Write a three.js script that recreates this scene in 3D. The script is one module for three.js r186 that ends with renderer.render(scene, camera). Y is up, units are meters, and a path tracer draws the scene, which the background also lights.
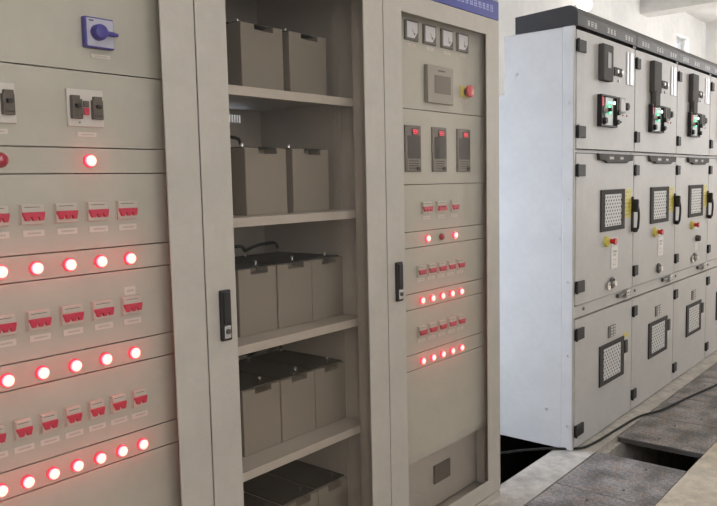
import * as THREE from 'three';
import { RoundedBoxGeometry } from 'three/addons/geometries/RoundedBoxGeometry.js';
import { mergeGeometries } from 'three/addons/utils/BufferGeometryUtils.js';
import { RectAreaLightUniformsLib } from 'three/addons/lights/RectAreaLightUniformsLib.js';

// ------------------------------------------------------------------ camera, sky, daylight, exposure
const renderer = new THREE.WebGLRenderer({ antialias: true });
renderer.toneMapping = THREE.LinearToneMapping;
renderer.toneMappingExposure = 1.0;
renderer.shadowMap.enabled = true;
RectAreaLightUniformsLib.init();
const scene = new THREE.Scene();
const camera = new THREE.PerspectiveCamera(2 * Math.atan(253 / 740.95) * 180 / Math.PI, 717 / 506, 0.05, 80);
camera.position.set(-1.2484, 1.407, 1.5744);
camera.rotation.set(-5.4026 * Math.PI / 180, -50.223 * Math.PI / 180, -1.2422 * Math.PI / 180, 'YXZ');
scene.background = new THREE.Color().setRGB(2.6, 2.8, 3.1);

const ROOM = { x0: -3.2, x1: 12.6, z0: -2.1, z1: 3.9, h: 4.0 };
// the windows (all but the vent window lie outside the frame): [wall, u0, u1, y0, y1, radiance, tint]
const WINDOWS = [
  ['front', -2.9, -0.9, 1.2, 3.4, 1.1, [1.0, 0.95, 0.88]],
  ['front', -0.6, 1.0, 1.2, 3.4, 1.1, [1.0, 0.95, 0.88]],
  ['front', 8.9, 10.9, 1.2, 3.4, 12.5, [1.0, 0.97, 0.93]],
  ['right', 2.5, 3.6, 0.9, 3.8, 6.0, [1.0, 0.99, 1.0]],
  ['back', 0.1, 1.9, 0.3, 2.1, 9.6, [0.76, 0.92, 1.2]],
  ['back', 11.0, 11.66, 2.75, 3.62, 2.6, [1.0, 1.0, 1.0]],
];
// ceiling luminaires over the aisle: [x, z, radiance]
const LUMINAIRES = [[-1.2, 1.0, 9], [1.8, 1.0, 21], [4.7, 0.95, 18], [7.5, 1.6, 28], [10.4, 1.7, 34]];

// ------------------------------------------------------------------ helpers
let seed = 20240611;
const rnd = () => { seed = (seed + 0x6D2B79F5) | 0; let t = Math.imul(seed ^ (seed >>> 15), 1 | seed); t = (t + Math.imul(t ^ (t >>> 7), 61 | t)) ^ t; return ((t ^ (t >>> 14)) >>> 0) / 4294967296; };
const taken = new Map();
function numbered(n) { const k = taken.get(n) || 0; taken.set(n, k + 1); return k ? n + '_' + String(k).padStart(3, '0') : n; }
function shadows(o) { o.castShadow = true; o.receiveShadow = true; return o; }
function thing(name, label, category, [x, y, z] = [0, 0, 0], group) {
  const o = new THREE.Group(); o.name = numbered(name); o.position.set(x, y, z);
  o.userData = { label, category }; if (group) o.userData.group = group;
  scene.add(o); return o;
}
function part(parent, name, geo, mat, x = 0, y = 0, z = 0, label) {
  const m = shadows(new THREE.Mesh(geo, mat)); m.name = name; m.position.set(x, y, z);
  if (label) m.userData.label = label;
  parent.add(m); return m;
}
function struct(name, geo, mat, x = 0, y = 0, z = 0, label, category) {
  const m = shadows(new THREE.Mesh(geo, mat)); m.name = name; m.position.set(x, y, z);
  m.userData = { kind: 'structure', label, category }; scene.add(m); return m;
}
// uv in metres, by the dominant axis of the normal
function metric(g) {
  const n = g.attributes.normal, p = g.attributes.position, uv = new Float32Array(p.count * 2);
  for (let i = 0; i < p.count; i++) {
    const ax = Math.abs(n.getX(i)), ay = Math.abs(n.getY(i)), az = Math.abs(n.getZ(i));
    const x = p.getX(i), y = p.getY(i), z = p.getZ(i);
    const [u, v] = az >= ax && az >= ay ? [x, y] : ax >= ay ? [z, y] : [x, z];
    uv[2 * i] = u; uv[2 * i + 1] = v;
  }
  g.setAttribute('uv', new THREE.BufferAttribute(uv, 2)); return g;
}
const cache = new Map();
function memo(key, f) { if (!cache.has(key)) cache.set(key, f()); return cache.get(key); }
// box with softened edges, centred
const rb = (w, h, d, r = 0.002, s = 1) => memo('rb' + [w, h, d, r, s].map((v) => +v.toFixed(5)).join(), () => metric(new RoundedBoxGeometry(w, h, d, s, Math.min(r, w / 2.01, h / 2.01, d / 2.01))));
const bx = (w, h, d) => memo('bx' + [w, h, d].map((v) => v.toFixed(5)).join(), () => metric(new THREE.BoxGeometry(w, h, d)));
// cylinder whose axis looks to +z
const cyl = (r1, r2, d, s = 20) => memo('cy' + [r1, r2, d, s].join(), () => new THREE.CylinderGeometry(r1, r2, d, s).rotateX(Math.PI / 2));
// a box given by its corners
function span(parent, name, mat, x0, x1, y0, y1, z0, z1, r = 0.002, label) {
  return part(parent, name, rb(x1 - x0, y1 - y0, z1 - z0, r), mat, (x0 + x1) / 2, (y0 + y1) / 2, (z0 + z1) / 2, label);
}
function tube(pts, r, seg = 40, rad = 7) { return new THREE.TubeGeometry(new THREE.CatmullRomCurve3(pts.map((p) => new THREE.Vector3(...p))), seg, r, rad); }
// plate with an opening, extruded to z from 0 to d
function frameGeo(w, h, bw, bh, d, bevel = 0) {
  const s = new THREE.Shape(); s.moveTo(-w / 2, -h / 2); s.lineTo(w / 2, -h / 2); s.lineTo(w / 2, h / 2); s.lineTo(-w / 2, h / 2); s.closePath();
  const a = w / 2 - bw, b = h / 2 - bh, p = new THREE.Path(); p.moveTo(-a, -b); p.lineTo(-a, b); p.lineTo(a, b); p.lineTo(a, -b); p.closePath(); s.holes.push(p);
  return new THREE.ExtrudeGeometry(s, { depth: d, bevelEnabled: bevel > 0, bevelSize: bevel, bevelThickness: bevel, bevelSegments: 1, bevelOffset: -bevel });
}

// ------------------------------------------------------------------ procedural textures
function noiseField(n, cells, s) {
  const g = []; let k = s * 7919 + 13;
  const r = () => { k = (k * 1103515245 + 12345) & 0x7fffffff; return k / 0x7fffffff; };
  for (let i = 0; i < cells * cells; i++) g.push(r());
  const out = new Float32Array(n * n), f = (t) => t * t * (3 - 2 * t);
  for (let j = 0; j < n; j++) for (let i = 0; i < n; i++) {
    const x = i / n * cells, y = j / n * cells, x0 = Math.floor(x), y0 = Math.floor(y), u = f(x - x0), v = f(y - y0);
    const at = (a, b) => g[(b % cells) * cells + (a % cells)];
    out[j * n + i] = (at(x0, y0) * (1 - u) + at(x0 + 1, y0) * u) * (1 - v) + (at(x0, y0 + 1) * (1 - u) + at(x0 + 1, y0 + 1) * u) * v;
  }
  return out;
}
function dataTex(n, fn, srgb, repeat) {
  const d = new Uint8Array(n * n * 4);
  for (let i = 0; i < n * n; i++) { const c = fn(i, i % n, Math.floor(i / n)); for (let k = 0; k < 3; k++) d[4 * i + k] = Math.max(0, Math.min(255, c[k] * 255)); d[4 * i + 3] = 255; }
  const t = new THREE.DataTexture(d, n, n); t.wrapS = t.wrapT = THREE.RepeatWrapping; t.magFilter = THREE.LinearFilter; t.minFilter = THREE.LinearMipmapLinearFilter; t.generateMipmaps = true;
  if (srgb) t.colorSpace = THREE.SRGBColorSpace; t.repeat.set(repeat, repeat); t.needsUpdate = true; return t;
}
const N1 = noiseField(256, 8, 1), N2 = noiseField(256, 32, 2), N3 = noiseField(256, 128, 3), N4 = noiseField(256, 16, 4);
const mottle = (a, b, c) => (i) => { const v = 1 - a * N1[i] - b * N2[i] - c * N3[i]; return [v, v, v]; };
const paintMap = dataTex(256, mottle(0.03, 0.02, 0.015), true, 1.4);
const peelBump = dataTex(256, (i) => { const v = 0.5 * N3[i] + 0.3 * N2[i]; return [v, v, v]; }, false, 6);
const plasterMap = dataTex(256, mottle(0.05, 0.03, 0.02), true, 0.5);
const concreteMap = dataTex(256, (i) => { const v = 0.93 - 0.16 * N1[i] * N4[i] - 0.1 * N2[i] - 0.08 * N3[i]; return [v, v * 0.985, v * 0.96]; }, true, 1.1);
const plateMap = dataTex(512, (i, x, y) => {
  const k = (y >> 1) * 256 + (x >> 1), k2 = ((y * 3) % 256) * 256 + ((x * 3) % 256);
  let v = 0.75 - 0.24 * N1[k] - 0.2 * N4[k2] - 0.12 * N3[k2];
  const sp = N3[k2] * N2[k]; if (sp > 0.62) v += 0.2 * (sp - 0.62) / 0.2;
  const rust = Math.max(0, N4[k] - 0.45) * 0.35;
  return [v + rust * 0.22, v + rust * 0.04, v - rust * 0.12];
}, true, 1.7);
const plateBump = dataTex(512, (i, x, y) => { const k = ((y * 2) % 256) * 256 + ((x * 2) % 256); const c = ((x >> 4) + (y >> 4)) & 1; const v = 0.35 * N3[k] + 0.3 * N2[k] + 0.12 * c; return [v, v, v]; }, false, 1.7);

// lettering too small to read in the photograph: rows of short strokes
function printTex(w, h, paper, ink, draw) {
  const c = document.createElement('canvas'); c.width = w; c.height = h; const g = c.getContext('2d');
  g.fillStyle = paper; g.fillRect(0, 0, w, h); g.strokeStyle = ink; g.fillStyle = ink; draw(g, w, h);
  const t = new THREE.CanvasTexture(c); t.colorSpace = THREE.SRGBColorSpace; t.magFilter = THREE.LinearFilter; return t;
}
function glyph(g, x, y, s, lw) {
  g.lineWidth = lw;
  for (let k = 0; k < 3; k++) { const yy = y + s * (0.15 + 0.35 * k) + (rnd() - 0.5) * s * 0.1; g.beginPath(); g.moveTo(x + s * 0.1 * rnd(), yy); g.lineTo(x + s * (0.75 + 0.2 * rnd()), yy); g.stroke(); }
  for (let k = 0; k < 2; k++) { const xx = x + s * (0.25 + 0.4 * k) + (rnd() - 0.5) * s * 0.2; g.beginPath(); g.moveTo(xx, y + s * 0.05); g.lineTo(xx + (rnd() - 0.5) * s * 0.3, y + s * 0.95); g.stroke(); }
}
const labelTexes = [0, 1, 2].map(() => printTex(128, 40, '#cdc5bb', '#8d857c', (g, w, h) => { for (let k = 0; k < 6; k++) glyph(g, 26 + k * 14, 13, 13, 1.6); }));
const faceUV = (g) => g;   // planes keep their 0..1 uv
const plane = (w, h) => memo('pl' + w.toFixed(4) + h.toFixed(4), () => new THREE.PlaneGeometry(w, h));

// ------------------------------------------------------------------ materials
const std = (o) => new THREE.MeshStandardMaterial(o), lin = (r, g, b) => new THREE.Color().setRGB(r, g, b);
const phys = (o) => new THREE.MeshPhysicalMaterial(o);
const M = {
  wall: std({ color: lin(0.87, 0.865, 0.855), roughness: 0.9, map: plasterMap }),
  ceiling: std({ color: lin(0.9, 0.895, 0.885), roughness: 0.95, map: plasterMap }),
  floor: std({ color: lin(0.80, 0.70, 0.56), roughness: 0.42, map: concreteMap }),
  kerb: std({ color: lin(0.69, 0.65, 0.60), roughness: 0.7, map: concreteMap }),
  plate: std({ color: lin(0.98, 0.89, 0.84), roughness: 0.6, map: plateMap, bumpMap: plateBump, bumpScale: 0.0012 }),
  plateEdge: std({ color: lin(0.10, 0.092, 0.085), roughness: 0.6, metalness: 0.2 }),
  dcPaint: std({ color: lin(0.475, 0.425, 0.36), roughness: 0.5, map: paintMap, bumpMap: peelBump, bumpScale: 0.00015 }),
  dcPanel: std({ color: lin(0.475, 0.46, 0.39), roughness: 0.48, map: paintMap, bumpMap: peelBump, bumpScale: 0.00015 }),
  battery: std({ color: lin(0.25, 0.215, 0.17), roughness: 0.62 }),
  black: std({ color: lin(0.014, 0.012, 0.011), roughness: 0.6 }),
  rubber: std({ color: lin(0.02, 0.019, 0.018), roughness: 0.9 }),
  mimic: std({ color: lin(0.34, 0.36, 0.33), roughness: 0.4 }),
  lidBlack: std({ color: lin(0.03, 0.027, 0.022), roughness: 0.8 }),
  darkGrey: std({ color: lin(0.085, 0.078, 0.068), roughness: 0.4 }),
  slate: std({ color: lin(0.07, 0.063, 0.058), roughness: 0.75 }),
  taupe: std({ color: lin(0.095, 0.08, 0.062), roughness: 0.4 }),
  taupeLight: std({ color: lin(0.16, 0.14, 0.112), roughness: 0.45 }),
  screenBezel: std({ color: lin(0.27, 0.25, 0.205), roughness: 0.45 }),
  screenGlass: std({ color: lin(0.15, 0.125, 0.10), roughness: 0.15 }),
  white: std({ color: lin(0.58, 0.55, 0.505), roughness: 0.45 }),
  cream: std({ color: lin(0.50, 0.47, 0.41), roughness: 0.5 }),
  meterFace: std({ color: lin(0.66, 0.65, 0.68), roughness: 0.35 }),
  switchBlue: std({ color: lin(0.055, 0.045, 0.26), roughness: 0.35 }),
  switchFace: std({ color: lin(0.46, 0.46, 0.56), roughness: 0.35 }),
  red: std({ color: lin(0.52, 0.035, 0.075), roughness: 0.35 }),
  estopRed: std({ color: lin(0.6, 0.03, 0.035), roughness: 0.3 }),
  lampOff: phys({ color: lin(0.33, 0.012, 0.03), roughness: 0.2, clearcoat: 0.6 }),
  lampRim: std({ color: lin(0.5, 0.05, 0.06), roughness: 0.35, emissive: lin(1, 0.05, 0.085), emissiveIntensity: 0.7 }),
  lampBarrel: std({ color: lin(0.6, 0.2, 0.2), roughness: 0.3, emissive: lin(1.0, 0.028, 0.048), emissiveIntensity: 15 }),
  lampLens: std({ color: lin(0.8, 0.5, 0.45), roughness: 0.3, emissive: lin(1.0, 0.29, 0.24), emissiveIntensity: 3.2 }),
  ledRed: std({ color: lin(0.2, 0.01, 0.02), emissive: lin(1.0, 0.12, 0.16), emissiveIntensity: 0.9 }),
  ledGreen: std({ color: lin(0.02, 0.2, 0.1), emissive: lin(0.08, 0.95, 0.42), emissiveIntensity: 0.6 }),
  ledGreenHot: std({ color: lin(0.3, 0.6, 0.4), emissive: lin(0.28, 1.0, 0.62), emissiveIntensity: 1.3 }),
  chrome: std({ color: lin(0.62, 0.61, 0.59), roughness: 0.25, metalness: 0.9 }),
  steel: std({ color: lin(0.50, 0.48, 0.45), roughness: 0.4, metalness: 0.6 }),
  sgDoor: phys({ color: lin(0.52, 0.495, 0.465), roughness: 0.5, map: paintMap }),
  hood: std({ color: lin(0.022, 0.019, 0.018), roughness: 0.5 }),
  windowFrame: std({ color: lin(0.036, 0.031, 0.028), roughness: 0.8 }),
  meshPlate: std({ color: lin(0.60, 0.58, 0.56), roughness: 0.5 }),
  meshBack: std({ color: lin(0.012, 0.011, 0.011), roughness: 0.8 }),
  yellow: std({ color: lin(0.62, 0.53, 0.09), roughness: 0.5 }),
  gloss: phys({ color: lin(0.60, 0.60, 0.62), roughness: 0.3, clearcoat: 0.25, clearcoatRoughness: 0.12 }),
  pane: phys({ color: lin(0.99, 0.975, 0.96), roughness: 0.02, transmission: 1, thickness: 0, ior: 1.25 }),
  signBlue: std({ color: lin(0.042, 0.05, 0.26), roughness: 0.4 }), lampGlass: std({ color: lin(0.9, 0.9, 0.88), emissive: lin(1, 0.97, 0.92), emissiveIntensity: 2.2 }),
  alu: std({ color: lin(0.55, 0.55, 0.55), roughness: 0.4, metalness: 0.4 }),
};
M.labels = labelTexes.map((t) => std({ map: t, roughness: 0.6 }));
M.yellowPrint = std({ roughness: 0.5, map: printTex(96, 128, '#cdbb4e', '#8f8138', (g, w, h) => { g.lineWidth = 2; g.fillRect(0, 62, w, 3); for (let r = 0; r < 7; r++) if (r !== 3) for (let k = 0; k < 6; k++) if (rnd() > 0.25) glyph(g, 8 + k * 13, 8 + r * 17, 9, 1.5); }) });
M.whitePrint = std({ roughness: 0.5, map: printTex(96, 128, '#dcd6cf', '#7b746d', (g, w, h) => { for (let k = 0; k < 5; k++) glyph(g, 22 + k * 12, 20, 14, 2); for (let k = 0; k < 3; k++) glyph(g, 30 + k * 14, 40, 14, 2); g.lineWidth = 2; g.strokeRect(26, 76, 40, 30); }) });
M.capPrint = std({ roughness: 0.5, map: printTex(64, 32, '#5e5854', '#cfc8c0', (g) => { for (let k = 0; k < 3; k++) glyph(g, 8 + k * 17, 8, 16, 3); }) });

// ------------------------------------------------------------------ the room
{
  const T = 0.24, { x0, x1, z0, z1, h } = ROOM, L = x1 - x0, D = z1 - z0, cx = (x0 + x1) / 2, cz = (z0 + z1) / 2;
  // walls cut by their windows into solid pieces, joined to one mesh per wall
  function wallWith(list, u0, u1, mk) {
    const us = [u0, u1, ...list.flatMap((w) => [w[1], w[2]])].sort((a, b) => a - b), out = [];
    for (let i = 0; i + 1 < us.length; i++) {
      const a = us[i], b = us[i + 1], w = list.find((q) => q[1] <= a + 1e-6 && q[2] >= b - 1e-6);
      if (b - a < 1e-6) continue;
      if (!w) out.push(mk(a, b, -1.7, h)); else { out.push(mk(a, b, -1.7, w[3])); out.push(mk(a, b, w[4], h)); }
    }
    return mergeGeometries(out);
  }
  const mkBox = (a, b, y0, y1, z) => metric(new THREE.BoxGeometry(b - a, y1 - y0, T).translate((a + b) / 2, (y0 + y1) / 2, z));
  struct('wall_back', wallWith(WINDOWS.filter((w) => w[0] === 'back'), x0 - T, x1 + T, (a, b, y0, y1) => mkBox(a, b, y0, y1, z0 - T / 2)), M.wall, 0, 0, 0, 'white plastered wall behind the switchgear', 'wall');
  struct('wall_front', wallWith(WINDOWS.filter((w) => w[0] === 'front'), x0 - T, x1 + T, (a, b, y0, y1) => mkBox(a, b, y0, y1, z1 + T / 2)), M.wall, 0, 0, 0, 'white plastered wall with windows facing the cabinets', 'wall');
  struct('wall_left', metric(new THREE.BoxGeometry(T, h + 1.7, D)), M.wall, x0 - T / 2, h / 2 - 0.85, cz, 'white plastered end wall beside the power cabinets', 'wall');
  struct('wall_right', wallWith(WINDOWS.filter((w) => w[0] === 'right'), z0, z1, (a, b, y0, y1) => metric(new THREE.BoxGeometry(T, y1 - y0, b - a).translate(x1 + T / 2, (y0 + y1) / 2, (a + b) / 2))), M.wall, 0, 0, 0, 'white plastered end wall beyond the switchgear', 'wall');
  struct('ceiling', metric(new THREE.BoxGeometry(L + 2 * T, 0.2, D + 2 * T)), M.ceiling, cx, h + 0.1, cz, 'white plastered ceiling', 'ceiling');
  struct('trim_1', metric(new THREE.BoxGeometry(0.34, 0.35, D)), M.ceiling, 9.36 + 0.17, h - 0.175, cz, 'white concrete ceiling beam above the switchgear', 'beam');

  // floor: aisle slab, the kerb along the cabinets, the trench between them and the open pit beside the switchgear
  const slab = (a, b, c, d, y0, y1) => metric(new THREE.BoxGeometry(b - a, y1 - y0, d - c).translate((a + b) / 2, (y0 + y1) / 2, (c + d) / 2));
  struct('floor', slab(x0, x1, 0.575, z1, -0.9, 0), M.floor, 0, 0, 0, 'smooth beige aisle floor beside the cable trench', 'floor');
  const kerbParts = [slab(x0, 1.6, -0.72, 0.125, -0.9, 0), slab(1.6, x1, -0.06, 0.125, -0.9, 0), slab(x0, x1, z0, -1.75, -0.2, 0), slab(1.6, 2.29, -1.75, -0.62, -0.2, 0), slab(2.29, x1, -1.75, -1.44, -0.2, 0), slab(6.30, x1, -1.44, -0.06, -0.2, 0), slab(x0, 1.6, -1.75, -0.72, -0.9, 0)];
  struct('trim_2', mergeGeometries(kerbParts), M.kerb, 0, 0, 0, 'pale concrete kerb under the cabinets beside the trench', 'kerb');
  struct('trim_3', mergeGeometries([slab(x0, x1, 0.125, 0.575, -0.9, -0.75), slab(x0, x1, 0.1251, 0.15, -0.75, -0.033), slab(x0, x1, 0.55, 0.5749, -0.75, -0.033)]), M.kerb, 0, 0, 0, 'concrete cable trench under the cover plates', 'trench');
  struct('trim_4', mergeGeometries([slab(1.6, x1, z0, -0.06, -2.7, -2.6), slab(1.58, 1.62, z0, -0.06, -2.6, -0.012), slab(1.62, x1, -0.08, -0.0601, -2.6, -0.02), slab(1.62, x1, z0 - 0.1, z0 + 0.01, -2.6, -0.21), slab(x1 - 0.1, x1, z0, -0.06, -2.6, -0.21)]), M.kerb, 0, 0, 0, 'deep open cable pit beside and under the switchgear', 'pit');

  // windows: frame, mullions and glass, each with the daylight it lets in
  WINDOWS.forEach(([side, u0, u1, y0, y1, rad, tint], i) => {
    const g = new THREE.Group(); g.name = 'window_' + (i + 1);
    const w = u1 - u0, h2 = y1 - y0, back = side === 'back', z = back ? z0 - T * 0.6 : z1 + T * 0.6;
    if (side === 'right') { g.position.set(x1 + T * 0.6, (y0 + y1) / 2, (u0 + u1) / 2); g.rotation.y = Math.PI / 2; }
    else g.position.set((u0 + u1) / 2, (y0 + y1) / 2, z);
    g.userData = { kind: 'structure', category: 'window', label: i === 5 ? 'small high window in the wall beyond the ceiling beam' : side === 'right' ? 'tall window in the end wall beyond the switchgear' : back ? 'window in the wall behind the power cabinets' : 'aluminium framed window in the wall facing the cabinets' };
    scene.add(g);
    part(g, 'frame', frameGeo(w, h2, 0.05, 0.05, 0.06), M.alu, 0, 0, -0.03);
    if (i === 5) for (let k = 1; k < 4; k++) part(g, 'slat', rb(w - 0.1, 0.02, 0.05, 0.003), M.alu, 0, h2 / 2 - 0.2 * k, 0);
    else { part(g, 'mullion', rb(0.05, h2 - 0.1, 0.05), M.alu, 0, 0, 0); part(g, 'mullion', rb(w - 0.1, 0.05, 0.048), M.alu, 0, h2 * 0.22, 0); }
    part(g, 'pane', rb(w - 0.1, h2 - 0.1, 0.006, 0.001), M.pane, 0, 0, 0);
    const l = new THREE.RectAreaLight(lin(...tint), rad, w - 0.12, h2 - 0.12);
    l.name = 'daylight'; l.position.set(0, 0, back ? 0.06 : -0.06); if (back) l.rotation.y = Math.PI; 
    g.add(l);
  });
}
for (const [x, z, rad] of LUMINAIRES) {
  const o = thing('ceiling_light', 'white twin-tube ceiling luminaire over the aisle', 'lamp', [x, ROOM.h, z], 'ceiling luminaires over the aisle');
  part(o, 'housing', rb(1.24, 0.06, 0.2, 0.008), M.white, 0, -0.031, 0);
  for (const dz of [-0.05, 0.05]) part(o, 'lamp_tube', new THREE.CylinderGeometry(0.014, 0.014, 1.18, 12).rotateZ(Math.PI / 2), M.lampGlass, 0, -0.078, dz);
  const l = new THREE.RectAreaLight(lin(1, 0.935, 0.84), rad, 1.18, 0.16); l.name = 'tube_light'; l.position.set(0, -0.1, 0); l.rotation.x = -Math.PI / 2; o.add(l);
}

// ------------------------------------------------------------------ the three beige power cabinets
const W = 0.8, ST = 0.106, PZ = -0.05;   // width, door stile, face of the mounted panels
function shell(x, name, label, o = {}) {
  const c = thing(name, label, 'cabinet', [x, 0, 0], 'beige power cabinets in a row');
  span(c, 'side_panel', M.dcPaint, 0.004, 0.022, 0.035, 2.245, -0.61, -0.022);
  span(c, 'side_panel', M.dcPaint, W - 0.022, W - 0.004, 0.035, 2.245, -0.61, -0.022);
  span(c, 'top_panel', M.dcPaint, 0.004, W - 0.004, 2.245, 2.26, -0.61, -0.003);
  span(c, 'plinth', M.dcPaint, 0.002, W - 0.002, 0, 0.03, -0.61, -0.001);
  span(c, 'inner_floor', M.dcPaint, 0.022, W - 0.022, 0.036, 0.05, -0.6, -0.03);
  if (!o.vent) span(c, 'back_panel', M.dcPaint, 0.022, W - 0.022, 0.035, 2.245, -0.609, -0.597);
  // name board over the door
  span(c, 'name_board_frame', M.dcPaint, 0.003, W - 0.003, 2.15, 2.244, -0.02, -0.001);
  span(c, 'name_board', M.signBlue, 0.002, W - 0.002, 2.0735, 2.149, -0.018, 0.0, 0.001, 'blue name board');
  return c;
}
function dcDoor(c, handle) {
  const h0 = 0.035, h1 = 2.072, o0 = 0.105, o1 = 2.003;
  const s = new THREE.Shape(); s.moveTo(0.002, h0); s.lineTo(W - 0.002, h0); s.lineTo(W - 0.002, h1); s.lineTo(0.002, h1); s.closePath();
  const p = new THREE.Path(); p.moveTo(ST, o0); p.lineTo(ST, o1); p.lineTo(W - ST, o1); p.lineTo(W - ST, o0); p.closePath(); s.holes.push(p);
  const d = part(c, 'door', metric(new THREE.ExtrudeGeometry(s, { depth: 0.003, bevelEnabled: true, bevelSize: 0.001, bevelThickness: 0.001, bevelOffset: -0.001, bevelSegments: 1 })), M.dcPaint, 0, 0, -0.004);
  part(d, 'glass_pane', rb(W - 2 * ST + 0.02, o1 - o0 + 0.02, 0.004, 0.0008), M.pane, W / 2, (o0 + o1) / 2, -0.0045);
  if (handle) {
    const hx = 0.0605;
    part(d, 'handle', rb(0.036, 0.141, 0.012, 0.004, 2), M.black, hx, 1.053, 0.009);
    part(d, 'handle_lever', rb(0.025, 0.086, 0.008, 0.003, 2), M.black, hx, 1.073, 0.016);
    part(d, 'lock', rb(0.022, 0.036, 0.006, 0.006, 2), M.chrome, hx, 1.007, 0.016, 'chrome key lock below the handle');
    part(d, 'lock_barrel', cyl(0.007, 0.007, 0.005, 16), M.slate, hx, 1.009, 0.02);
  }
  return d;
}
function panelRow(c, ys, x0 = 0.03, x1 = 0.772) {
  for (let i = 0; i + 1 < ys.length; i++) span(c, 'front_panel', M.dcPanel, x0, x1, ys[i + 1] + 0.0012, ys[i] - 0.0012, PZ - 0.003, PZ, 0.001);
  span(c, 'mounting_rail', M.dcPaint, x0, x0 + 0.02, 0.06, 2.2, PZ - 0.045, PZ - 0.004);
  span(c, 'mounting_rail', M.dcPaint, x1 - 0.02, x1, 0.06, 2.2, PZ - 0.045, PZ - 0.004);
}
let labelN = 0;
function nameLabel(c, x, y, w, h) {
  const l = part(c, 'name_label', rb(w, h, 0.0012, 0.0004), M.white, x, y, PZ + 0.0006);
  part(l, 'print', plane(w * 0.97, h * 0.92), M.labels[labelN++ % 3], 0, 0, 0.0008);
}
// miniature circuit breaker: cream body with a bar of red toggles
const toggleGeo = memo('toggle', () => {
  const s = new THREE.Shape(); s.moveTo(-0.5, 0.5); s.lineTo(0.5, 0.5); s.lineTo(0.5, 0.28); s.lineTo(0.42, -0.5); s.lineTo(0.2, -0.5); s.lineTo(0.13, 0.05); s.lineTo(-0.0, -0.05);
  s.lineTo(-0.06, 0.05); s.lineTo(-0.13, 0.05); s.lineTo(-0.2, -0.5); s.lineTo(-0.42, -0.5); s.lineTo(-0.5, 0.28); s.closePath(); return s;
});
function toggleBar(w, h, poles) {
  return memo('tb' + [w, h, poles].join(), () => {
    const s = new THREE.Shape(), q = w / poles; s.moveTo(-w / 2, h / 2); s.lineTo(w / 2, h / 2); s.lineTo(w / 2, h * 0.22);
    for (let k = poles - 1; k >= 0; k--) { const a = -w / 2 + k * q; if (k < poles - 1) s.lineTo(a + q * 0.94, -h * 0.02); s.lineTo(a + q * 0.8, -h / 2); s.lineTo(a + q * 0.36, -h / 2); s.lineTo(a + q * 0.16, -h * 0.02); }
    s.lineTo(-w / 2, h * 0.22); s.closePath();
    return new THREE.ExtrudeGeometry(s, { depth: 0.007, bevelEnabled: true, bevelSize: 0.0006, bevelThickness: 0.0008, bevelSegments: 1 });
  });
}
function breaker(c, x, y, w, h, poles = 3, mats = M.red, up = false) {
  const b = part(c, 'breaker', rb(w, h, 0.012, 0.0012), M.cream, x, y, PZ + 0.002);
  part(b, 'breaker_ridge', rb(w * 0.98, h * 0.36, 0.005, 0.001), M.cream, 0, h * 0.28, 0.006);
  part(b, 'print', rb(w * 0.7, h * 0.03, 0.0006, 0.0002), M.slate, -w * 0.03, h * 0.36, 0.0085);
  part(b, 'gap', rb(w * 0.94, h * 0.07, 0.002, 0.0004), M.slate, 0, up ? -h * 0.28 : h * 0.07, 0.0055);
  const t = part(b, 'toggle', toggleBar(+(w * 0.94).toFixed(4), +(h * 0.4).toFixed(4), poles), mats, 0, -h * 0.11, 0.006, 'red toggle bar');
  if (up) { t.rotation.z = Math.PI; t.position.y = -h * 0.12; }
  // thin collar in panel colour round the body
  part(b, 'collar', frameGeo(w + 0.006, h + 0.006, 0.003, 0.003, 0.0015), M.dcPanel, 0, 0, -0.002);
}
function lamp(c, x, y, on = true, r = 0.0145) {
  const l = part(c, 'indicator_lamp', memo('rim' + r, () => new THREE.LatheGeometry([[0.001, 0], [1.1, 0], [1.1, 0.25], [1.0, 0.5], [0.94, 0.55], [0.9, 0.5]].map(([a, b]) => new THREE.Vector2(a * r, b * r)), 24).rotateX(Math.PI / 2)), on ? M.lampRim : M.lampOff, x, y, PZ);
  part(l, 'lens', memo('lens' + r, () => new THREE.LatheGeometry([[0.86, 0.86], [0.78, 0.98], [0.6, 1.07], [0.3, 1.12], [0.0005, 1.14]].map(([a, b]) => new THREE.Vector2(a * r, b * r)), 24).rotateX(Math.PI / 2)), on ? M.lampLens : M.lampOff, 0, 0, 0, on ? 'lit red indicator lens' : 'unlit dark red indicator lens');
  part(l, 'lamp_barrel', memo('barrel' + r, () => new THREE.LatheGeometry([[0.9, 0.2], [0.9, 0.78], [0.86, 0.86]].map(([a, b]) => new THREE.Vector2(a * r, b * r)), 24).rotateX(Math.PI / 2)), on ? M.lampBarrel : M.lampOff);
  if (on) {
    const p = new THREE.PointLight(lin(1, 0.05, 0.09), 0.006 * (r / 0.0145) ** 2, 0, 2); p.position.set(0, 0, r * 0.7); p.castShadow = true; p.shadow.radius = 0.2; l.add(p);
  }
}

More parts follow.
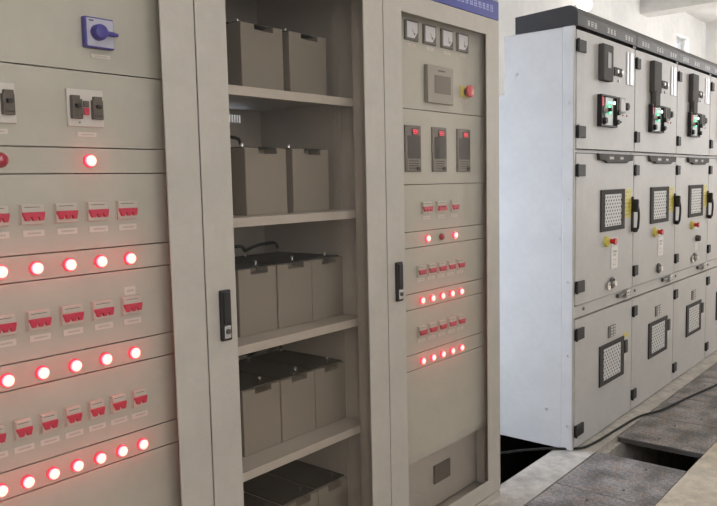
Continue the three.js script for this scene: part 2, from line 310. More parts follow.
// left: feeder cabinet
{
  const c = shell(-W, 'power_cabinet', 'beige feeder cabinet with rows of red-toggle breakers and glowing red lamps');
  dcDoor(c, true);
  panelRow(c, [2.12, 1.6826, 1.5035, 1.4428, 1.263, 1.2033, 1.0246, 0.9656, 0.787, 0.7245, 0.09]);
  const X = (v) => v + W;
  // rotary disconnect switch
  {
    const s = part(c, 'rotary_switch', rb(0.076, 0.071, 0.016, 0.002), M.switchBlue, X(-0.254), 1.7725, PZ + 0.008, 'blue rotary disconnect switch');
    part(s, 'switch_plate', rb(0.069, 0.064, 0.002, 0.0006), M.switchFace, 0.001, 0, 0.0085, 'pale blue face plate');
    part(s, 'print', plane(0.012, 0.0035), M.slate, -0.022, 0.0265, 0.0098);
    part(s, 'knob', memo('rk', () => new THREE.LatheGeometry([[0.0001, 0.022], [0.012, 0.0215], [0.0165, 0.019], [0.0185, 0.013], [0.019, 0]].map(([a, b]) => new THREE.Vector2(a, b)), 28).rotateX(Math.PI / 2)), M.switchBlue, -0.006, 0, 0.009);
    const lv = part(s, 'lever', rb(0.03, 0.0115, 0.011, 0.004, 2), M.switchBlue, 0.02, -0.001, 0.018);
    lv.rotation.z = -0.04;
    part(s, 'lever_tip', rb(0.012, 0.0085, 0.010, 0.003, 2), M.switchBlue, 0.036, -0.0015, 0.018);
  }
  nameLabel(c, X(-0.246), 1.7205, 0.051, 0.0095);
  // two transfer breakers in white surrounds
  for (const x of [-0.295, -0.507]) {
    const b = part(c, 'breaker_window', rb(0.092, 0.086, 0.006, 0.001), M.white, X(x), 1.5955, PZ + 0.003, 'white surround with two black breakers');
    for (const sx of [-1, 1]) {
      part(b, 'breaker', rb(0.0265, 0.045, 0.012, 0.001), M.taupe, sx * 0.0265, -0.003, 0.008);
      part(b, 'breaker_step', rb(0.0215, 0.009, 0.010, 0.001), M.taupe, sx * 0.0265 - 0.002 * sx * -1, 0.0235, 0.007);
      for (let k = 0; k < 3; k++) part(b, 'screw', cyl(0.0022, 0.0022, 0.002, 10), M.slate, sx * 0.0265 + (k - 1) * 0.008, -0.018, 0.0145);
      part(b, 'breaker_toggle', rb(0.012, 0.008, 0.008, 0.001), M.black, sx * 0.0265, 0.004, 0.017);
    }
    part(b, 'status_flag', rb(0.0135, 0.0145, 0.006, 0.001), M.darkGrey, 0, 0.0095, 0.005);
    part(b, 'red_flag', rb(0.0135, 0.0165, 0.006, 0.001), M.red, 0, -0.0075, 0.005, 'red status flag');
    part(b, 'screw', cyl(0.0018, 0.0018, 0.002, 10), M.slate, -0.018, -0.034, 0.004);
    nameLabel(c, X(x + 0.002), 1.5345, 0.05, 0.011);
  }
  lamp(c, X(-0.291), 1.473, true, 0.0145); lamp(c, X(-0.501), 1.473, false, 0.0155);
  for (let k = 0; k < 6; k++) {
    const x = -0.1985 - 0.0803 * k;
    breaker(c, X(x), 1.353, 0.052, 0.044); nameLabel(c, X(x + 0.003), 1.310, 0.05, 0.0145); lamp(c, X(x + 0.002), 1.2315);
    breaker(c, X(x), 1.1135, 0.052, 0.044); nameLabel(c, X(x + 0.003), 1.0725, 0.05, 0.0145); lamp(c, X(x + 0.001), 0.9915);
  }
  nameLabel(c, X(-0.199), 1.15, 0.032, 0.021);
  for (let k = 0; k < 8; k++) {
    const x = -0.19 - 0.0602 * k;
    breaker(c, X(x), 0.8735, 0.036, 0.043, 2); nameLabel(c, X(x + 0.002), 0.828, 0.046, 0.014); lamp(c, X(x + 0.003), 0.7505, true, 0.0138);
  }
}

// middle: battery cabinet
const SHELF = [1.697, 1.312, 0.930, 0.541];
{
  const c = shell(0, 'battery_cabinet', 'beige cabinet with a glass door and shelves of grey batteries', { vent: true });
  dcDoor(c, true);
  // back panel with a row of vent slots near the second shelf gap
  const s = new THREE.Shape(); s.moveTo(0.022, 0.035); s.lineTo(W - 0.022, 0.035); s.lineTo(W - 0.022, 2.245); s.lineTo(0.022, 2.245); s.closePath();
  for (let k = 0; k < 16; k++) { const a = 0.485 + k * 0.0122, p = new THREE.Path(); p.moveTo(a, 1.645); p.lineTo(a, 1.674); p.lineTo(a + 0.008, 1.674); p.lineTo(a + 0.008, 1.645); p.closePath(); s.holes.push(p); }
  part(c, 'back_panel', metric(new THREE.ExtrudeGeometry(s, { depth: 0.004, bevelEnabled: false })), M.dcPaint, 0, 0, -0.603);
  for (const y of SHELF) {
    const sh = span(c, 'shelf', M.dcPaint, 0.024, W - 0.024, y - 0.004, y, -0.59, -0.092, 0.001);
    part(sh, 'front_lip', rb(W - 0.05, 0.028, 0.012, 0.0015), M.dcPaint, 0, -0.012, 0.2445);
  }
  // punched uprights that carry the shelves
  const up = new THREE.Shape(); up.moveTo(-0.018, 0.06); up.lineTo(0.018, 0.06); up.lineTo(0.018, 2.2); up.lineTo(-0.018, 2.2); up.closePath();
  for (let y = 0.1; y < 2.17; y += 0.025) { const p = new THREE.Path(); p.moveTo(-0.004, y); p.lineTo(-0.004, y + 0.008); p.lineTo(0.004, y + 0.008); p.lineTo(0.004, y); p.closePath(); up.holes.push(p); }
  const ug = metric(new THREE.ExtrudeGeometry(up, { depth: 0.002, bevelEnabled: false }));
  for (const sx of [0, 1]) {
    span(c, 'upright', M.dcPaint, sx ? W - 0.062 : 0.024, sx ? W - 0.024 : 0.062, 0.055, 2.2, -0.09, -0.02, 0.003);
    const w = part(c, 'upright', ug, M.dcPaint, sx ? W - 0.025 : 0.025, 0, -0.2); w.rotation.y = sx ? -Math.PI / 2 : Math.PI / 2;
  }
}
// batteries: body, lid, lifting recess, two terminals
const bodyShape = (w, h, d, notchW, notchH) => memo('bat' + [w, h, d].join(), () => {
  const s = new THREE.Shape(); s.moveTo(-w / 2, 0); s.lineTo(w / 2, 0); s.lineTo(w / 2, h); s.lineTo(notchW / 2 + 0.008, h); s.lineTo(notchW / 2 + 0.008, h - notchH); s.lineTo(-notchW / 2 + 0.008, h - notchH); s.lineTo(-notchW / 2 + 0.008, h); s.lineTo(-w / 2, h); s.closePath();
  const f = new THREE.ExtrudeGeometry(s, { depth: 0.056, bevelEnabled: true, bevelSize: 0.002, bevelThickness: 0.002, bevelOffset: -0.002, bevelSegments: 1 }).translate(0, 0, -0.058);
  const b = new THREE.BoxGeometry(w - 0.001, h - 0.001, d - 0.058).translate(0, h / 2, -0.058 - (d - 0.058) / 2);
  return mergeGeometries([f, b.toNonIndexed()]);
});
function battery(x, y, z, w, h, tx, dark, label, group) {
  const d = 0.33, m = M.battery;
  const b = thing('battery', label, 'battery', [x, y, z], group);
  part(b, 'case', bodyShape(w, h, d, w * 0.44, h * 0.085), m);
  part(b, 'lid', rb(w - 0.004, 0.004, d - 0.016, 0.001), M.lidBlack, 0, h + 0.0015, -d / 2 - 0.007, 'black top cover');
  for (const [k, zz] of [[tx, -0.045], [tx, -d + 0.045]]) {
    part(b, 'terminal_post', cyl(0.0055, 0.0055, 0.012, 12).clone().rotateX(Math.PI / 2), dark ? M.slate : M.chrome, k, h + 0.008, zz);
    part(b, 'terminal_bolt', rb(0.008, 0.005, 0.008, 0.0015), dark ? M.slate : M.steel, k, h + 0.016, zz);
  }
  return b;
}
const order = ['topmost shelf', 'second shelf from the top', 'third shelf from the top', 'fourth shelf from the top'];
for (let r = 0; r < 2; r++) for (const x of [0.412, 0.622])
  battery(x, SHELF[r], -0.185, 0.181, 0.213, -0.062, false, 'grey battery standing apart from its neighbour on the ' + order[r], 'grey batteries on the ' + order[r]);
for (let r = 2; r < 4; r++) for (const x of [0.358, 0.527, 0.693])
  battery(x, SHELF[r], -0.185, 0.164, 0.213, 0.032, false, 'grey battery packed side by side on the ' + order[r], 'grey batteries on the ' + order[r]);
for (const x of [0.36, 0.53, 0.695])
  battery(x, 0.05, -0.185, 0.162, 0.265, 0.032, true, 'grey battery on the cabinet floor below the lowest shelf', 'grey batteries on the cabinet floor');
// black jumper leads arching over the battery tops
for (let r = 0; r < 4; r++) {
  const y = SHELF[r] + 0.213, xs = r < 2 ? [0.35, 0.56] : [0.39, 0.559, 0.725];
  for (let k = 0; k + 1 < xs.length; k++) {
    const m = shadows(new THREE.Mesh(tube([[xs[k], y + 0.026, -0.47], [xs[k] + 0.04, y + 0.045, -0.44], [(xs[k] + xs[k + 1]) / 2, y + 0.05, -0.42], [xs[k + 1] - 0.04, y + 0.045, -0.44], [xs[k + 1], y + 0.026, -0.47]], 0.006, 24, 7), M.rubber));
    m.name = numbered('jumper_lead'); m.userData = { label: 'black jumper lead over the batteries on the ' + order[r], category: 'cable', group: 'jumper leads on the ' + order[r] }; scene.add(m);
  }
}

// right: charger cabinet
{
  const c = shell(W, 'charger_cabinet', 'beige charger cabinet with four meters, screen and dark rectifier modules', { rightPaint: true });
  dcDoor(c, true);
  panelRow(c, [2.12, 1.676, 1.396, 1.2187, 1.158, 0.984, 0.9225, 0.749, 0.6876, 0.3225]);
  const X = (v) => v - W;
  // blue name board
  const bt = printTex(1024, 96, '#3a3f8c', '#a9add6', (g, w, h) => { for (let k = 0; k < 14; k++) if (k !== 4) glyph(g, 390 + k * 42, 26, 36, 4); });
  const nb = c.children.find((o) => o.name === 'name_board'); nb.userData.label = 'blue name board with pale lettering';
  part(nb, 'print', plane(W - 0.01, 0.0735), std({ map: bt, roughness: 0.4 }), 0, 0, 0.0095);
  // four panel meters with a cut corner
  const fs = new THREE.Shape(); { const a = 0.033, b = 0.0285; fs.moveTo(-a, -b); fs.lineTo(a * 0.35, -b); fs.lineTo(a, -b * 0.2); fs.lineTo(a, b); fs.lineTo(-a, b); fs.closePath(); }
  const fg = new THREE.ExtrudeGeometry(fs, { depth: 0.002, bevelEnabled: false });
  for (const [k, x] of [1.029, 1.147, 1.268, 1.383].entries()) {
    const m = part(c, 'panel_meter', rb(0.084, 0.073, 0.01, 0.002), M.darkGrey, X(x), 1.9605, PZ + 0.003, 'black-framed panel meter');
    part(m, 'dial', fg, M.meterFace, 0.001, 0.001, 0.0036);
    const nd = part(m, 'needle', rb(0.026, 0.0009, 0.001, 0.0003), M.slate, 0.006, -0.006, 0.006); nd.rotation.z = 2.2 - 0.2 * k;
    part(m, 'pivot', cyl(0.004, 0.004, 0.003, 12), M.darkGrey, 0.014, -0.012, 0.005);
    nameLabel(c, X(x + 0.006), 1.909, 0.046, 0.012);
  }
  // touch screen
  {
    const s = part(c, 'control_screen', rb(0.18, 0.142, 0.014, 0.003), M.screenBezel, X(1.208), 1.777, PZ + 0.007, 'grey bezel control screen');
    part(s, 'screen', rb(0.112, 0.069, 0.002, 0.0005), M.screenGlass, 0.012, 0.001, 0.0072, 'dark screen');
    part(s, 'print', plane(0.05, 0.006), M.slate, 0.004, 0.053, 0.0074);
    part(s, 'side_band', rb(0.012, 0.142, 0.004, 0.001), M.taupeLight, -0.092, 0, -0.001);
  }
  // emergency stop
  {
    const e = part(c, 'emergency_stop', rb(0.06, 0.046, 0.004, 0.002), M.yellow, X(1.398), 1.768, PZ + 0.002, 'red mushroom button on a yellow plate');
    part(e, 'collar', cyl(0.014, 0.016, 0.016, 20), M.slate, 0.008, 0, 0.008);
    part(e, 'button', memo('mush', () => new THREE.LatheGeometry([[0.001, 0.016], [0.018, 0.0155], [0.0235, 0.013], [0.025, 0.008], [0.0245, 0.002], [0.016, 0]].map(([a, b]) => new THREE.Vector2(a, b)), 24).rotateX(Math.PI / 2)), M.estopRed, 0.008, 0, 0.014);
    nameLabel(c, X(1.402), 1.731, 0.045, 0.012);
  }
  // rectifier modules with a red readout
  for (const x of [1.0305, 1.2075, 1.387]) {
    const m = part(c, 'rectifier_module', rb(0.102, 0.173, 0.012, 0.002), M.taupe, X(x), 1.5295, PZ - 0.001, 'dark rectifier module with red readout');
    part(m, 'faceplate', rb(0.078, 0.085, 0.003, 0.001), M.slate, 0.004, 0.006, 0.006);
    part(m, 'grille', rb(0.088, 0.043, 0.003, 0.001), M.taupeLight, 0.002, -0.058, 0.006);
    for (let k = 0; k < 4; k++) part(m, 'grille_slot', rb(0.06, 0.003, 0.002, 0.0005), M.black, 0.0, -0.045 - k * 0.009, 0.0075);
    part(m, 'latch', rb(0.02, 0.012, 0.006, 0.002), M.black, 0.028, -0.073, 0.008);
    const r = part(m, 'readout_window', rb(0.042, 0.026, 0.003, 0.001), M.black, 0.012, 0.063, 0.006);
    for (let k = 0; k < 3; k++) {
      const g = mergeGeometries([[0, 0.008, 0.007, 0.0022], [0, 0, 0.007, 0.0022], [0, -0.008, 0.007, 0.0022], [-0.0036, 0.004, 0.0022, 0.008], [0.0036, -0.004, 0.0022, 0.008], [0.0036, 0.004, 0.0022, 0.008]].slice(0, [6, 5, 6][k]).map(([a, b, w, h]) => new THREE.BoxGeometry(w, h, 0.001).translate(a, b, 0)));
      part(r, 'digit', memo('dg' + k, () => g), M.ledRed, (k - 1) * 0.011, 0, 0.002, 'glowing red digit');
    }
    const p = new THREE.PointLight(lin(1, 0.08, 0.12), 0.0008, 0, 2); p.position.set(0.012, 0.063, 0.0085); p.castShadow = true; p.shadow.radius = 0.1; m.add(p);
  }
  [1.112, 1.214, 1.310].forEach((x, k) => { breaker(c, X(x), 1.3065, k === 2 ? 0.048 : 0.062, 0.044, k === 2 ? 2 : 3, M.red, k === 1); nameLabel(c, X(x + 0.004), 1.268, 0.05, 0.0125); });
  [1.117, 1.217, 1.313].forEach((x, k) => lamp(c, X(x), 1.1875, k !== 1, 0.0125));
  for (let k = 0; k < 5; k++) {
    const x = 1.07 + 0.0703 * k;
    breaker(c, X(x), 1.066, 0.046, 0.042, 3); nameLabel(c, X(x + 0.002), 1.032, 0.05, 0.0125); lamp(c, X(x + 0.004), 0.951, true, 0.0125);
    breaker(c, X(x), 0.832, 0.046, 0.042, 3); nameLabel(c, X(x + 0.002), 0.796, 0.05, 0.0125); lamp(c, X(x + 0.003), 0.7145, true, 0.0125);
  }
  // below the last panel the cabinet is open to a recessed plate with a dark socket cover
  span(c, 'recessed_plate', M.dcPaint, 0.03, W - 0.03, 0.06, 0.66, -0.105, -0.10, 0.001);
  span(c, 'vent_cover', M.taupe, X(1.215), X(1.335), 0.158, 0.236, -0.10, -0.092, 0.002, 'dark square vent cover');
}

// ------------------------------------------------------------------ the switchgear row
const SO = 2.352, SP = 0.793, SZ = 0.031;
const perf = (w, h) => memo('perf' + w + h, () => {
  const s = new THREE.Shape(); s.moveTo(-w / 2, -h / 2); s.lineTo(w / 2, -h / 2); s.lineTo(w / 2, h / 2); s.lineTo(-w / 2, h / 2); s.closePath();
  const px = 0.0365, py = 0.0245;
  let row = 0;
  for (let y = -h / 2 + 0.012; y < h / 2 - 0.006; y += py / 1.3, row++) for (let x = -w / 2 + 0.012 + (row % 2) * px / 2; x < w / 2 - 0.008; x += px) {
    const p = new THREE.Path(); p.moveTo(x - 0.0105, y); p.lineTo(x, y + 0.0078); p.lineTo(x + 0.0105, y); p.lineTo(x, y - 0.0078); p.closePath(); s.holes.push(p);
  }
  return new THREE.ExtrudeGeometry(s, { depth: 0.0015, bevelEnabled: false });
});
function viewWindow(d, x0, x1, y0, y1, zf) {
  const w = x1 - x0, h = y1 - y0, b = 0.052;
  const f = part(d, 'viewing_window', memo('vf' + w.toFixed(3) + h.toFixed(3), () => frameGeo(w, h, b, b * 0.5, 0.004, 0.002)), M.windowFrame, (x0 + x1) / 2, (y0 + y1) / 2, zf + 0.002);
  f.userData.label = 'dark-framed viewing window with wire mesh';
  return f;
}
const doorGeo = (w, h) => memo('door' + w.toFixed(4) + h.toFixed(4), () => {
  // folded sheet: the hinge edge bends back by a few millimetres
  const s = new THREE.Shape(); s.moveTo(0, -0.05); s.lineTo(w, -0.05); s.lineTo(w, -0.003); s.lineTo(w - 0.003, 0); s.lineTo(0.085, 0); s.lineTo(0.003, -0.003); s.lineTo(0, -0.006); s.closePath();
  const g = new THREE.ExtrudeGeometry(s, { depth: h, bevelEnabled: false }).rotateX(-Math.PI / 2);   // shape y -> -z, depth -> y
  g.scale(1, 1, -1); const ix = g.attributes.position; for (let i = 0; i < ix.count; i += 3) { for (const a of ['position', 'uv', 'normal']) { const at = g.attributes[a]; for (let k = 0; k < at.itemSize; k++) { const q = at.array[(i + 1) * at.itemSize + k]; at.array[(i + 1) * at.itemSize + k] = at.array[(i + 2) * at.itemSize + k]; at.array[(i + 2) * at.itemSize + k] = q; } } }
  g.computeVertexNormals(); return metric(g);
});
const handleGrip = memo('grip', () => tube([[0, 0.075, 0.005], [0.004, 0.07, 0.02], [0.005, 0.03, 0.031], [0.005, -0.04, 0.031], [0.004, -0.08, 0.024], [0, -0.09, 0.005]], 0.007, 30, 8));
const capGeo = memo('cap', () => { const s = new THREE.Shape(); s.moveTo(-0.255, 0.0225); s.lineTo(0.255, 0.0225); s.lineTo(0.245, -0.008); s.lineTo(0.185, -0.012); s.lineTo(0.155, -0.0225); s.lineTo(-0.135, -0.0225); s.lineTo(-0.165, -0.01); s.lineTo(-0.24, -0.008); s.closePath(); return new THREE.ExtrudeGeometry(s, { depth: 0.012, bevelEnabled: true, bevelSize: 0.002, bevelThickness: 0.002, bevelSegments: 1 }); });
const hoodGeo = (len) => memo('hood' + len.toFixed(3), () => {
  const s = new THREE.Shape(); s.moveTo(0, 0); s.lineTo(0.34, 0); s.lineTo(0.34, 0.088); s.lineTo(0.05, 0.102);
  s.absarc(0.05, 0.052, 0.05, Math.PI / 2, Math.PI, false); s.closePath();
  return metric(new THREE.ExtrudeGeometry(s, { depth: len, bevelEnabled: false, curveSegments: 10 }).rotateY(Math.PI / 2));
});
const hoodPrint = [0, 1, 2, 3].map((i) => printTex(1024, 80, '#2b2826', '#c4bfb9', (g) => { for (let q = 0; q < 3; q++) for (let k = 0; k < 3; k++) glyph(g, 105 + q * 345 + k * 58, 18, 46, 6); }));
M.hoodPrint = std({ map: hoodPrint[0], roughness: 0.5 });

const which = ['standing right beside the open cable pit', 'second from the open cable pit', 'third from the open cable pit', 'fourth from the open cable pit', 'fifth from the open cable pit'];
for (let i = 0; i < 5; i++) {
  const x0 = i ? SO + SP * i : 2.322, x1 = SO + SP * (i + 1);
  const c = thing('switchgear_cabinet', 'grey switchgear cabinet with stacked doors, ' + which[i], 'cabinet', [0, 0, 0], 'switchgear cabinets in a row');
  const zF = SZ - 0.02;
  // body: tall instrument section in front, lower busbar section behind
  span(c, 'front_section', M.sgDoor, x0 - (i ? 0 : 0.008), x1 - 0.001, 0.004, 2.155, -0.36, -0.021, 0.002);
  span(c, 'rear_section', M.sgDoor, x0 - (i ? 0 : 0.008), x1 - 0.001, 0.004, 1.853, -1.47, -0.361, 0.002);
  if (i === 0) {
    const ep = new THREE.Shape(); [[0.035, 0.004], [1.46, 0.004], [1.46, 1.85], [0.358, 1.85], [0.358, 2.15], [0.035, 2.15]].forEach(([a, q], k) => k ? ep.lineTo(a, q) : ep.moveTo(a, q)); ep.closePath();
    part(c, 'end_panel', metric(new THREE.ExtrudeGeometry(ep, { depth: 0.007, bevelEnabled: false }).rotateY(Math.PI / 2)), M.sgDoor, 2.3045, 0, 0, 'plain bluish white end panel');
    span(c, 'corner_post', M.sgDoor, 2.300, 2.3215, 0.0, 2.155, -0.034, 0.028, 0.006);
    for (const y of [0.13, 0.5, 0.88, 1.3, 1.78]) { const q = part(c, 'screw', cyl(0.006, 0.006, 0.004, 12).clone().rotateY(-Math.PI / 2), M.steel, 2.299, y, -0.004); q.name = 'screw'; }
    for (const [y, z] of [[1.95, -0.29], [1.1, -0.05], [0.2, -0.12]]) part(c, 'screw', cyl(0.007, 0.007, 0.004, 12).clone().rotateY(-Math.PI / 2), M.steel, 2.303, y, z);
  }
  // hood with printed names
  const hd = part(c, 'hood', hoodGeo(x1 - x0 - 0.002), M.hood, x0 + 0.001 - (i ? 0 : 0.003), 2.1556, SZ + 0.006, 'dark rounded top hood with pale lettering');
  part(hd, 'print', plane(SP * 0.98, 0.05), M.hoodPrint, (x1 - x0) / 2 + (i ? 0 : 0.015), 0.0285, 0.0008);
  span(c, 'joint_cover', M.hood, x1 - 0.05, x1 - 0.002, 2.138, 2.1555, SZ - 0.02, SZ + 0.003, 0.003);
  const O = SO + SP * i, D = (name, y0, y1) => part(c, name, doorGeo(x1 - x0 - 0.017, y1 - y0), M.sgDoor, x0 + 0.009, y0, SZ);
  const top = D('instrument_door', 1.556, 2.138), mid = D('breaker_door', 0.758, 1.531), low = D('cable_door', 0.008, 0.683);
  span(c, 'cross_strip', M.sgDoor, x0 + 0.003, x1 - 0.003, 0.690, 0.752, -0.02, SZ - 0.008, 0.002);
  span(c, 'cross_rail', M.sgDoor, x0 + 0.003, x1 - 0.003, 1.535, 1.552, -0.02, SZ - 0.02, 0.002);
  const lx = (x) => x - (x0 + 0.009);                              // world x to door x
  const put = (d, base, name, geo, mat, dx, y, z, label) => part(d, name, geo, mat, lx(O + dx), y - base, z, label);
  // hinges
  for (const [d, base, ys] of [[top, 1.556, [2.062, 1.639]], [mid, 0.758, [1.446, 0.851]], [low, 0.008, [0.606, 0.097]]])
    for (const y of ys) {
      const w = i ? 0.07 : 0.1;
      const hg = part(d, 'hinge', rb(w, 0.06, 0.014, 0.003, 2), M.black, w / 2 - 0.006, y - base, 0.002, 'black hinge');
      part(hg, 'hinge_pin', cyl(0.006, 0.006, 0.066, 10).clone().rotateX(Math.PI / 2), M.black, -w / 2 + 0.007, 0, 0.004);
    }
  // instrument door
  {
    const b = 1.556;
    put(top, b, 'indicator_unit', rb(0.135, 0.188, 0.032, 0.006, 2), M.slate, 0.308, 2.008, 0.016, 'tall dark grey indicator unit');
    if (i) put(top, b, 'indicator_unit_extension', rb(0.1, 0.11, 0.034, 0.016, 3), M.slate, 0.305, 1.882, 0.018);
    else put(top, b, 'indicator_mark', rb(0.05, 0.08, 0.002, 0.0005), M.taupe, 0.315, 2.02, 0.0325);
    for (const dx of [0.483, 0.548]) { put(top, b, 'selector_plate', frameGeo(0.05, 0.046, 0.009, 0.009, 0.006), M.slate, dx, 1.982, 0.0); put(top, b, 'selector_knob', cyl(0.011, 0.012, 0.02, 16), M.steel, dx, 1.982, 0.008); }
    put(top, b, 'small_lock', cyl(0.007, 0.007, 0.008, 12), M.steel, 0.525, 1.936, 0.003);
    // clear glossy name plates with rounded faces
    put(top, b, 'gloss_strip', memo('gs1', () => { const g = new THREE.CylinderGeometry(0.02, 0.02, 0.18, 20, 1, false); g.scale(1, 1, 0.2); return g; }), M.gloss, 0.664, 2.018, 0.002, 'clear glossy plastic strip');
    put(top, b, 'gloss_strip', memo('gs2', () => { const g = new THREE.CylinderGeometry(0.036, 0.036, 0.182, 24, 1, false); g.scale(1, 1, 0.14); return g; }), M.gloss, 0.727, 2.019, 0.002, 'clear glossy plastic strip');
    // protection relay with lit mimic
    put(top, b, 'relay_frame', frameGeo(0.222, 0.166, 0.008, 0.009, 0.026), M.black, 0.343, 1.759, 0, 'black protection relay frame');
    put(top, b, 'relay_face', rb(0.21, 0.15, 0.014, 0.002), M.black, 0.343, 1.759, 0.007);
    put(top, b, 'relay_mimic', rb(0.105, 0.148, 0.004, 0.001), M.mimic, 0.358, 1.759, 0.0145, 'pale mimic diagram panel');
    put(top, b, 'relay_display', rb(0.036, 0.045, 0.004, 0.001), M.ledRed, 0.268, 1.807, 0.014, 'glowing red readout');
    put(top, b, 'relay_light_or_glint', rb(0.07, 0.01, 0.004, 0.002), M.ledGreenHot, 0.372, 1.806, 0.017, 'green light');
    put(top, b, 'relay_light_or_glint', cyl(0.011, 0.011, 0.006, 14), M.ledGreenHot, 0.355, 1.778, 0.017, 'green light');
    put(top, b, 'relay_light_or_glint', rb(0.07, 0.05, 0.003, 0.002), M.ledGreen, 0.352, 1.768, 0.0155, 'green light');
    put(top, b, 'relay_light_or_glint', cyl(0.011, 0.011, 0.006, 14), M.ledGreenHot, 0.366, 1.756, 0.019, 'green light');
    put(top, b, 'relay_light_or_glint', cyl(0.009, 0.009, 0.006, 14), M.lampGlass, 0.432, 1.808, 0.016, 'painted white highlight');  // glowing disc painted in for a white highlight on the relay face
    put(top, b, 'relay_knob', cyl(0.014, 0.016, 0.03, 18), M.white, 0.302, 1.763, 0.02); put(top, b, 'relay_knob', cyl(0.010, 0.011, 0.02, 18), M.black, 0.302, 1.763, 0.042);
    put(top, b, 'relay_knob', cyl(0.016, 0.018, 0.034, 18), M.black, 0.275, 1.706, 0.02);
    put(top, b, 'relay_knob', cyl(0.014, 0.016, 0.03, 18), M.black, 0.455, 1.706, 0.02); put(top, b, 'relay_knob', cyl(0.014, 0.015, 0.034, 18), M.black, 0.462, 1.757, 0.02);
    const p = new THREE.PointLight(lin(0.1, 1, 0.45), 0.0016, 0, 2); p.position.set(lx(O + 0.36), 1.775 - b, 0.045); p.castShadow = true; p.shadow.radius = 1; top.add(p);
    put(top, b, 'meter_relay', rb(0.09, 0.083, 0.026, 0.004), M.taupeLight, 0.53, 1.802, 0.013, 'small brown-grey relay');
    put(top, b, 'meter_relay_face', rb(0.07, 0.066, 0.003, 0.001), i ? M.slate : std({ color: lin(0.25, 0.2, 0.185), roughness: 0.4 }), 0.533, 1.802, 0.0265);
    put(top, b, 'push_button', cyl(0.02, 0.022, 0.014, 18), M.slate, 0.655, 1.804, 0.006);
    put(top, b, 'push_button', cyl(0.006, 0.006, 0.01, 12), M.slate, 0.555, 1.713, 0.004);
    for (const dx of [0.6, 0.66]) put(top, b, 'screw', cyl(0.005, 0.005, 0.005, 10), M.red, dx, 1.752, 0.002);
  }
  // breaker door
  {
    const b = 0.758;
    const cap = put(mid, b, 'name_cap', capGeo, M.slate, 0.48, 1.51, 0.003, 'dark grey name cap with two pale labels');
    part(mid, 'print', plane(0.07, 0.02), M.capPrint, lx(O + 0.40), 1.512 - b, 0.0175); part(mid, 'print', plane(0.055, 0.02), M.capPrint, lx(O + 0.55), 1.512 - b, 0.0175);
    viewWindow(mid, lx(O + 0.285), lx(O + 0.633), 1.114 - b, 1.341 - b, 0);
    put(mid, b, 'wire_mesh', perf(0.26, 0.182), M.meshPlate, 0.459, 1.2275, 0.0045, 'pale perforated mesh');
    put(mid, b, 'window_back', rb(0.26, 0.182, 0.002, 0.0005), M.meshBack, 0.459, 1.2275, 0.0012);
    put(mid, b, 'warning_label', rb(0.113, 0.166, 0.0012, 0.0004), M.yellow, 0.695, 1.256, 0.001, 'yellow instruction label'); part(mid, 'print', plane(0.11, 0.163), M.yellowPrint, lx(O + 0.695), 1.256 - b, 0.002);
    // black pull handle on the closing edge
    const H = put(mid, b, 'handle', rb(0.026, 0.205, 0.01, 0.004, 2), M.black, 0.765, 1.19, 0.005, 'black pull handle');
    part(H, 'grip', handleGrip, M.black, 0.004, -0.01, 0);
    part(H, 'grip_cap', rb(0.03, 0.075, 0.03, 0.008, 3), M.black, 0.003, 0.05, 0.018);
    part(H, 'grip_foot', rb(0.03, 0.028, 0.026, 0.008, 2), M.black, 0.003, -0.092, 0.015);
    // emergency stop with yellow surround (third and later doors show a plain one too)
    put(mid, b, 'switch_plate', rb(0.1, 0.055, 0.0015, 0.0005), M.white, 0.5, 1.045, 0.001);
    put(mid, b, 'stop_base', cyl(0.028, 0.032, 0.014, 20), M.yellow, 0.375, 1.058, 0.007, 'yellow stop button base');
    const st = put(mid, b, 'stop_button', cyl(0.013, 0.013, 0.024, 18), M.estopRed, 0.405, 1.058, 0.022, 'red stop button'); st.rotation.y = 0.0;
    part(st, 'button_cap', cyl(0.019, 0.017, 0.014, 18), M.estopRed, 0, 0, 0.016);
    if (i < 2) { put(mid, b, 'door_label', rb(0.1, 0.122, 0.0012, 0.0004), M.white, 0.496, 0.959, 0.001); part(mid, 'print', plane(0.097, 0.12), M.whitePrint, lx(O + 0.496), 0.959 - b, 0.002); }
    else { put(mid, b, 'selector_switch', cyl(0.02, 0.024, 0.03, 16), M.slate, 0.5, 0.955, 0.014); put(mid, b, 'door_label', rb(0.08, 0.06, 0.0012, 0.0004), M.white, 0.495, 0.898, 0.001); }
    put(mid, b, 'lock_ring', memo('ring', () => new THREE.TorusGeometry(0.026, 0.007, 8, 24)), M.darkGrey, 0.452, 0.822, 0.008);
    put(mid, b, 'lock_barrel', cyl(0.016, 0.018, 0.03, 18), M.chrome, 0.448, 0.82, 0.015);
    if (i !== 1) put(mid, b, 'lock_cover', cyl(0.024, 0.024, 0.006, 20), M.chrome, 0.398, 0.812, 0.01, 'chrome swing cover');
    put(mid, b, 'lock_nub', cyl(0.008, 0.008, 0.016, 12), M.steel, 0.5, 0.828, 0.008);
  }
  // cross strip: screws and a latch bracket
  for (const dx of [i ? 0.055 : 0.09]) part(c, 'strip_screw', cyl(0.009, 0.009, 0.006, 12), M.darkGrey, O + dx, 0.727, SZ - 0.006);
  span(c, 'latch_bracket', M.darkGrey, O + 0.55, O + 0.67, 0.722, 0.745, SZ - 0.009, SZ + 0.008, 0.003, 'dark latch bracket');
  const lt = span(c, 'latch', M.steel, O + 0.66, O + 0.725, 0.708, 0.75, SZ - 0.009, SZ + 0.016, 0.004, 'steel latch');
  for (const [a, q] of [[-0.016, 0.009], [0.016, 0.009], [-0.016, -0.009], [0.016, -0.009]]) part(lt, 'latch_hole', cyl(0.005, 0.005, 0.002, 8), M.black, a, q, 0.0125);
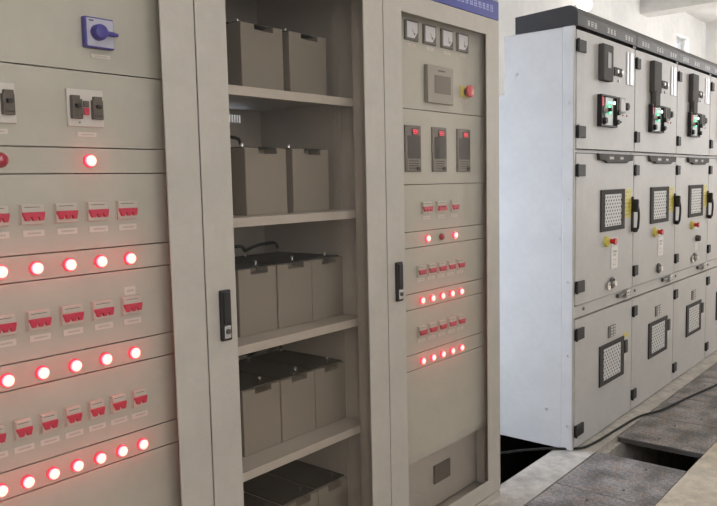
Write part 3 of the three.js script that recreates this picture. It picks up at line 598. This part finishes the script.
  // cable door
  {
    const b = 0.008;
    const kp = put(low, b, 'vent_plate', rb(0.105, 0.066, 0.006, 0.001), M.darkGrey, 0.465, 0.546, 0.002, 'small dark vent plate');
    for (let r = 0; r < 4; r++) for (let k = 0; k < 2; k++) put(low, b, 'vent_louvre', rb(0.022, 0.010, 0.006, 0.001), M.white, 0.458 + k * 0.036, 0.570 - r * 0.016, 0.005);
    viewWindow(low, lx(O + 0.286), lx(O + 0.648), 0.26 - b, 0.488 - b, 0);
    put(low, b, 'wire_mesh', perf(0.27, 0.184), M.meshPlate, 0.467, 0.374, 0.0045, 'pale perforated mesh');
    put(low, b, 'window_back', rb(0.27, 0.184, 0.002, 0.0005), M.meshBack, 0.467, 0.374, 0.0012);
    put(low, b, 'lock_block', rb(0.04, 0.075, 0.012, 0.003), M.slate, 0.678, 0.42, 0.006);
    if (i === 0) put(low, b, 'warning_label', rb(0.078, 0.024, 0.0012, 0.0004), M.yellow, 0.692, 0.486, 0.001, 'small yellow label');
    put(low, b, 'door_label', rb(0.05, 0.045, 0.0012, 0.0004), M.white, 0.672, 0.352, 0.001);
  }
}

// ------------------------------------------------------------------ trench cover plates: one lies open
{
  const ORD = ['', 'second', 'third', 'fourth', 'fifth', 'sixth', 'seventh', 'eighth', 'ninth'];
  const seams = [-0.5, -0.02, 0.45, 0.93, 1.41, 1.885, 2.385, 2.665, 3.125, 3.6, 4.08, 4.56, 5.04, 5.52, 6.0, 6.48];
  for (let k = 0; k + 1 < seams.length; k++) {
    if (k === 6) continue;
    const a = seams[k] + 0.003, b = seams[k + 1] - 0.003;
    const where = k === 5 ? 'scuffed grey-brown cover plate on the near side of the trench opening' : k === 7 ? 'scuffed grey-brown cover plate on the far side of the trench opening' : ORD[k < 5 ? 5 - k : k - 7] + (k < 5 ? ' cover plate back from the trench opening, before the beige power cabinets' : ' cover plate past the trench opening, in front of the switchgear doors');
    const o = thing('cover_plate', where, 'cover plate', [(a + b) / 2, -0.032, 0.35], k === 5 || k === 7 ? undefined : k < 5 ? 'plates before the power cabinets' : 'plates before the switchgear');
    const w = b - a, g = new RoundedBoxGeometry(w, 0.006, 0.438, 1, 0.002); metric(g);
    const uv = g.attributes.uv; for (let q = 0; q < uv.count; q++) { uv.array[2 * q] += k * 0.37; uv.array[2 * q + 1] += k * 0.61; }
    part(o, 'plate', g, M.plate, 0, 0.027, 0);
    part(o, 'rim', frameGeo(w, 0.438, 0.02, 0.02, 0.0235).rotateX(-Math.PI / 2), M.plateEdge, 0, 0.001, 0);
    for (const dx of [-0.3, 0.3]) part(o, 'lifting_slot', rb(0.02, 0.0015, 0.009, 0.0005), M.black, dx * w, 0.0302, -0.12 + 0.18 * ((k * 7) % 3) / 2);
  }
}
// loose cable
{
  const y = 0.0075, pts = [[1.70, y + 0.01, -0.44], [2.011, y + 0.012, -0.236], [2.161, y + 0.008, -0.139], [2.273, y, -0.048], [2.351, y, 0.05], [2.46, y, 0.075], [2.754, y, 0.094], [3.062, y, 0.118], [3.225, y + 0.002, 0.177], [3.623, y + 0.002, 0.236], [4.009, y + 0.002, 0.299], [4.5, y + 0.002, 0.36], [5.4, y + 0.002, 0.44], [6.2, y + 0.002, 0.46]];
  const m = shadows(new THREE.Mesh(tube(pts, 0.0065, 160, 8), M.rubber)); m.name = 'loose_cable';
  m.userData = { label: 'black cable running from the pit across the kerb and cover plates', category: 'cable' }; scene.add(m);
}
// bulkhead lamp high on the back wall
{
  const l = thing('wall_lamp', 'glowing white bulb lamp high on the wall above the switchgear', 'lamp', [7.21, 3.37, ROOM.z0]);
  part(l, 'base', cyl(0.04, 0.05, 0.03, 20), M.white, 0, 0.0, 0.016);
  part(l, 'arm', rb(0.025, 0.025, 0.06, 0.006), M.white, 0, 0, 0.05);
  part(l, 'bulb', new THREE.LatheGeometry([[0.0005, 0.15], [0.02, 0.145], [0.035, 0.12], [0.07, 0.07], [0.085, 0.03], [0.075, -0.02], [0.035, -0.05], [0.0005, -0.06]].map(([a, b]) => new THREE.Vector2(a, b)).reverse(), 24), M.lampGlass, 0, 0.0, 0.11, 'glowing white bulb');
  const p = new THREE.PointLight(lin(1, 0.97, 0.92), 0.12, 0, 2); p.position.set(0, 0.04, 0.23); p.castShadow = true; p.shadow.radius = 3; l.add(p);
}
renderer.render(scene, camera);
